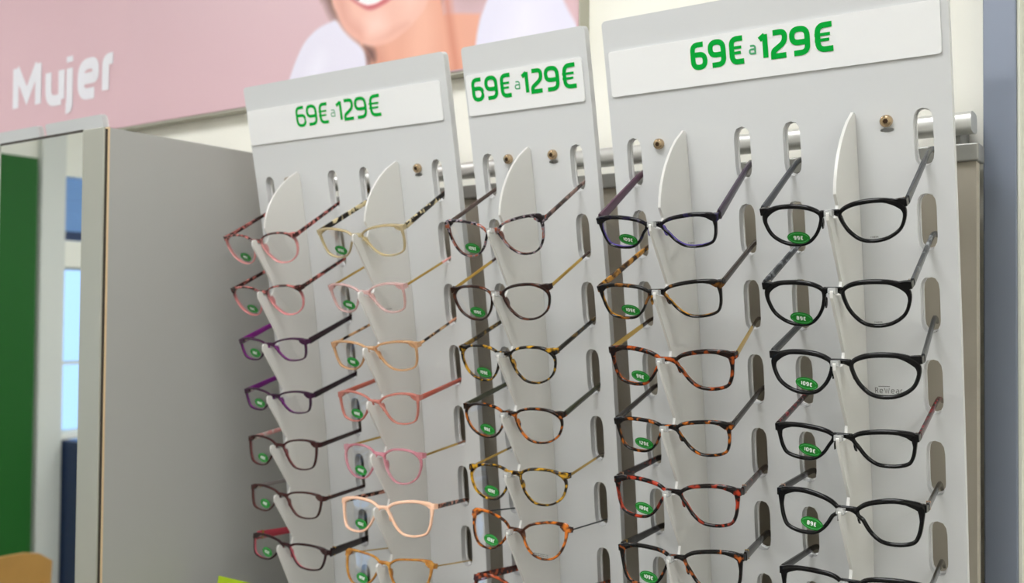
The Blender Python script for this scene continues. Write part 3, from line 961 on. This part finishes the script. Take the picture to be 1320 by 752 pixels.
        text_mesh(line(price, 0, -.0020, .0040, .22, .14), lambda u, v, d=0: sp_(u, v, -.0003 - d)).build('sticker_price', M['stext'], stk, fix=False)
    if prnt:
        txt, hgt, dz, sxx, wt = prnt
        cx = gap + lw * .5
        f2 = lambda u, v, d=0: (u, wrap(u) - .0018 - d, v)
        if txt == '=':
            mb = MB()
            for q in range(2):
                x = cx - .009
                while x < cx + .009:
                    l_ = .0011 + .0006 * ((int(x * 1e5) * 7) % 3)
                    mb.add([f2(x, -Hh + dz + q * .0016), f2(x + l_, -Hh + dz + q * .0016), f2(x + l_, -Hh + dz + q * .0016 + .0011), f2(x, -Hh + dz + q * .0016 + .0011)], [(0, 1, 2, 3)])
                    x += l_ + .0004
            mb.build('lens_print', M['print'], root, fix=False)
        else:
            mb = text_mesh(line(txt, cx + (.003 if txt[0] == 'R' else 0), -Hh + dz, hgt, wt, .18, sx=sxx), f2)
            if txt[0] == 'R':
                mb.add([f2(cx - .0055, -Hh + dz + hgt + .0008), f2(cx + .004, -Hh + dz + hgt + .0008), f2(cx + .004, -Hh + dz + hgt + .0014), f2(cx - .0055, -Hh + dz + hgt + .0014)], [(0, 1, 2, 3)])
            mb.build('lens_print', M['print'], root, fix=False)
    return root

_sd = [0]
def tort(dark, light, thr=.5, scale=170, **k):
    _sd[0] += 1
    thr += .035
    k.setdefault('soft', .07)
    light = tuple(v * .93 for v in light)
    return mottle('acetate_%02d' % _sd[0], dark, light, thr, scale * .68, seed=_sd[0], **k)
def solid(c, c2=None, clear=0, rough=.18, **k):
    _sd[0] += 1
    return mottle('acetate_%02d' % _sd[0], c, c2 or tuple(min(255, v + 6) for v in c), .5, 60, .2, rough, seed=_sd[0], clear=clear, **k)
BLK = solid((7, 7, 9), (9, 9, 11)); BLKM = solid((12, 12, 14), rough=.35); CHAR = solid((62, 64, 68), rough=.42)
TW = 'TWEEN'
PINKF = (232, 150, 152)
# ---- first column, by the mirror tower
t1 = tort((46, 24, 22), (216, 128, 122), .50, 190); f1 = tort((58, 30, 26), (224, 140, 134), .53, 210, fade=((236, 166, 164), -.016, -.004))
make_glasses('A1', 'round glasses fading from brown tortoise to pink, topmost on the strip by the mirror tower', 'R', f1, solid((232, 160, 160), clear=.25), t1, t1, .0024, (.0026, .0018), .0014, '99€')
t2 = tort((44, 24, 22), (206, 120, 112), .53, 190); f2_ = tort((56, 30, 26), (220, 132, 126), .55, 210, fade=(PINKF, -.020, -.006))
make_glasses('A2', 'pink and brown tortoise round glasses directly above the purple rectangular pair', 'R', f2_, solid(PINKF, clear=.2), t2, t2, .0024, (.0026, .0018), .0014, '99€')
pur, purd = solid((128, 34, 128)), solid((62, 26, 58))
make_glasses('A3', 'narrow rectangular plum purple glasses just below the two pink tortoise pairs', 'S', purd, pur, solid((38, 24, 30)), pur, .0026, (.0040, .0026), .0015, '99€')
pur2, purd2 = solid((112, 28, 118)), solid((54, 24, 50))
make_glasses('A4', 'narrow rectangular purple glasses above the burgundy brown pair with pink temple', 'S', purd2, pur2, solid((34, 22, 28)), pur2, .0026, (.0038, .0024), .0015, '109€')
make_glasses('A5', 'burgundy brown glasses with a pink and white mottled left temple', 'S', solid((58, 26, 26)), solid((122, 66, 66)), solid((42, 24, 24)), tort((226, 160, 156), (246, 226, 222), .5, 240), .0026, (.0030, .0024), .0015, '109€')
make_glasses('A6', 'dark brown glasses with grey left temple and pinkish hinge corners', 'S', solid((62, 32, 30)), solid((104, 60, 56)), solid((52, 30, 28)), solid((168, 160, 158), clear=.3), .0026, (.0026, .0022), .0014, '99€', accent=M['rosegold'])
make_glasses('A7', 'dark burgundy glasses with raspberry pink inside and gold band on black temple', 'S', solid((44, 22, 24)), solid((196, 92, 104)), solid((34, 24, 24)), solid((190, 66, 82)), .0030, (.0056, .0034), .0017, '109€', accent=M['gold'])
# ---- second column
champ = solid((238, 228, 196), (244, 236, 212), clear=.64)
tb1 = tort((34, 28, 24), (232, 214, 168), .52, 150, soft=.03)
make_glasses('B1', 'clear champagne glasses with black and cream tortoise temples, topmost of their strip', 'S', champ, solid((220, 200, 150), clear=.25), tb1, tb1, .0026, (.0034, .0024), .0015, '109€')
pnk = solid((246, 218, 214), (250, 228, 226), clear=.64)
make_glasses('B2', 'pale pink crystal glasses with gold temples and printed demo lens', 'S', pnk, pnk, M['gold'], M['gold'], .0026, (.0014, .0013), .0010, '109€', prnt=(TW, .0020, .0050, 1.1, .24), tip=solid((240, 170, 160)))
pch = solid((236, 196, 150), (242, 210, 172), clear=.54)
tb3 = tort((40, 28, 22), (226, 178, 128), .46, 120)
make_glasses('B3', 'peach champagne crystal glasses with thin gold and tortoise temples', 'S', pch, pch, tb3, tb3, .0026, (.0016, .0016), .0011, '99€', tip=solid((222, 160, 128)))
slm = solid((226, 150, 136), (234, 172, 158), clear=.5)
make_glasses('B4', 'salmon pink crystal glasses with coral brown temples', 'S', slm, slm, solid((186, 96, 82)), solid((192, 104, 88)), .0026, (.0030, .0022), .0015, '109€')
pk5 = solid((236, 172, 186), (244, 200, 208), clear=.58)
make_glasses('B5', 'rounded clear pink glasses with thin gold temples', 'R', pk5, pk5, M['gold'], M['gold'], .0026, (.0013, .0014), .0010, '109€', tip=solid((150, 104, 80)))
p6 = solid((250, 200, 168), (252, 208, 180))
tb6 = tort((40, 26, 24), (218, 150, 128), .52, 200)
make_glasses('B6', 'opaque peach square glasses with black and pink banded temples', 'S', p6, p6, tb6, tb6, .0036, (.0028, .0020), .0015, '109€')
hn = tort((176, 112, 40), (226, 164, 74), .5, 160, soft=.12, clear=.12)
make_glasses('B7', 'honey amber glasses with wire thin gold temples', 'K', hn, hn, M['gold'], M['gold'], .0028, (.0008, .0008), .0007, '109€')
# ---- third column, on the narrow panel
c1 = tort((34, 26, 30), (172, 96, 70), .50, 200, mid=(150, 140, 150))
make_glasses('C1', 'dark red and grey marbled glasses, topmost on the narrow panel', 'K', c1, solid((120, 70, 56)), tort((70, 58, 56), (140, 112, 104), .5, 150), solid((84, 70, 64)), .0026, (.0024, .0020), .0013, '109€')
make_glasses('C2', 'dark brown rounded glasses with gold temples and dark tips', 'R', tort((40, 24, 20), (112, 60, 36), .58, 160), solid((86, 56, 48)), M['gold'], M['gold'], .0026, (.0018, .0015), .0010, '109€', tip=solid((70, 54, 50)))
c3 = tort((26, 22, 18), (216, 162, 38), .54, 200)
make_glasses('C3', 'black and yellow tortoise round glasses with dark tortoise temples', 'R', c3, tort((40, 30, 20), (214, 156, 40), .48, 190), tort((36, 32, 26), (110, 88, 50), .56, 160), tort((46, 38, 26), (150, 118, 56), .5, 160), .0026, (.0026, .0020), .0014, '109€')
c4 = tort((34, 21, 15), (214, 116, 40), .55, 190)
make_glasses('C4', 'orange tortoise round glasses with olive green temples', 'R', c4, tort((50, 30, 20), (220, 124, 46), .46, 190), solid((58, 60, 44), rough=.4), solid((62, 64, 48), rough=.4), .0026, (.0032, .0022), .0015, '99€')
c5 = tort((34, 24, 16), (228, 172, 40), .545, 190)
make_glasses('C5', 'yellow and brown tortoise round glasses with slim gold temples', 'R', c5, tort((60, 40, 20), (226, 170, 46), .44, 190), M['gold'], M['gold'], .0027, (.0014, .0012), .0009, '109€', tip=solid((90, 80, 66)))
c6 = tort((56, 27, 15), (222, 122, 38), .525, 180)
make_glasses('C6', 'amber tortoise cat-eye glasses with dark wire temples', 'K', c6, tort((80, 40, 20), (224, 130, 44), .46, 180), plain('gunmetal', (74, 78, 80), .3, .9), plain('gunmetal', (74, 78, 80), .3, .9), .0028, (.0008, .0008), .0007, '109€', prnt=('=', 0, .0042, 1, 0))
c7 = tort((60, 26, 20), (190, 88, 50), .52, 180)
make_glasses('C7', 'reddish tortoise glasses below the amber cat-eye pair', 'S', c7, c7, c7, c7, .0030, (.0050, .0030), .0016, None)
# ---- fourth column
make_glasses('D1', 'black rectangular glasses with violet inside and dark purple temples', 'S', tort((18, 16, 22), (56, 48, 92), .62, 170), solid((104, 88, 176)), solid((66, 56, 70), rough=.35), solid((84, 58, 74), rough=.35), .0030, (.0050, .0030), .0017, '109€', prnt=(TW, .0017, .0050, 1.0, .24))
make_glasses('D2', 'black glasses with amber tortoise inside and one amber temple', 'S', tort((20, 17, 16), (150, 96, 34), .62, 190), tort((60, 38, 18), (226, 160, 50), .44, 190), solid((56, 46, 40), rough=.35), tort((60, 38, 20), (206, 146, 56), .48, 180), .0028, (.0032, .0022), .0015, '109€')
make_glasses('D3', 'chestnut tortoise glasses with gold temples and dark tips', 'S', tort((30, 17, 12), (186, 84, 30), .55, 180), tort((50, 26, 16), (190, 96, 40), .46, 180), M['gold'], M['gold'], .0034, (.0030, .0017), .0010, '99€', tip=solid((52, 36, 26)))
make_glasses('D4', 'black glasses flecked with orange along the brow', 'S', tort((18, 15, 14), (216, 116, 34), .58, 200), tort((40, 24, 16), (206, 120, 44), .50, 190), solid((50, 44, 40), rough=.35), solid((54, 48, 44), rough=.35), .0028, (.0032, .0022), .0015, '129€')
make_glasses('D5', 'red and black tortoise glasses with silver bands on dark temples', 'S', tort((22, 16, 16), (190, 62, 38), .56, 190), tort((50, 24, 20), (196, 76, 46), .46, 190), tort((34, 28, 26), (150, 60, 40), .60, 180), tort((40, 30, 28), (150, 70, 56), .60, 180), .0032, (.0040, .0028), .0016, '109€', accent=M['rosegold'])
make_glasses('D6', 'black glasses with small orange flecks and gold bands on the temples', 'S', tort((16, 14, 14), (200, 104, 44), .63, 190), tort((40, 24, 18), (204, 112, 50), .52, 190), solid((36, 32, 30), rough=.3), solid((36, 32, 30), rough=.3), .0032, (.0044, .0028), .0016, '109€', accent=M['gold'])
# ---- fifth column, by the pillar
make_glasses('E1', 'glossy black round glasses with plain charcoal temples, topmost on the strip by the pillar', 'R', BLK, BLK, CHAR, CHAR, .0030, (.0040, .0026), .0017, '99€', prnt=(TW, .0017, .0052, 1.0, .24), srot=-2)
make_glasses('E2', 'glossy black round glasses with grey marbled temples', 'R', BLK, BLK, tort((62, 64, 68), (150, 154, 158), .56, 160, soft=.08, rough=.35), tort((60, 62, 66), (158, 162, 166), .56, 160, soft=.08, rough=.35), .0030, (.0038, .0026), .0017, '89€', prnt=(TW, .0017, .0052, 1.0, .24), srot=-4)
make_glasses('E3', 'thick satin black glasses with ReWear printed on the lens', 'R', BLKM, BLKM, solid((56, 58, 60), rough=.45), solid((56, 58, 60), rough=.45), .0034, (.0040, .0030), .0017, '109€', prnt=('ReWexr', .0052, .0062, .9, .12))
make_glasses('E4', 'black rectangular glasses with dark red patterned temples', 'S', BLK, BLK, tort((34, 20, 22), (124, 30, 38), .48, 240), tort((34, 20, 22), (128, 36, 42), .48, 240), .0031, (.0032, .0022), .0015, '109€')
make_glasses('E5', 'glossy black square glasses with rose gold bands at the hinges', 'S', BLK, BLK, solid((34, 30, 30), rough=.3), solid((38, 34, 34), rough=.3), .0034, (.0036, .0024), .0016, '89€', accent=M['rosegold'])
make_glasses('E6', 'glossy black glasses with black temples, below the pair with rose gold bands', 'S', BLK, BLK, BLK, BLKM, .0032, (.0036, .0024), .0016, '109€')
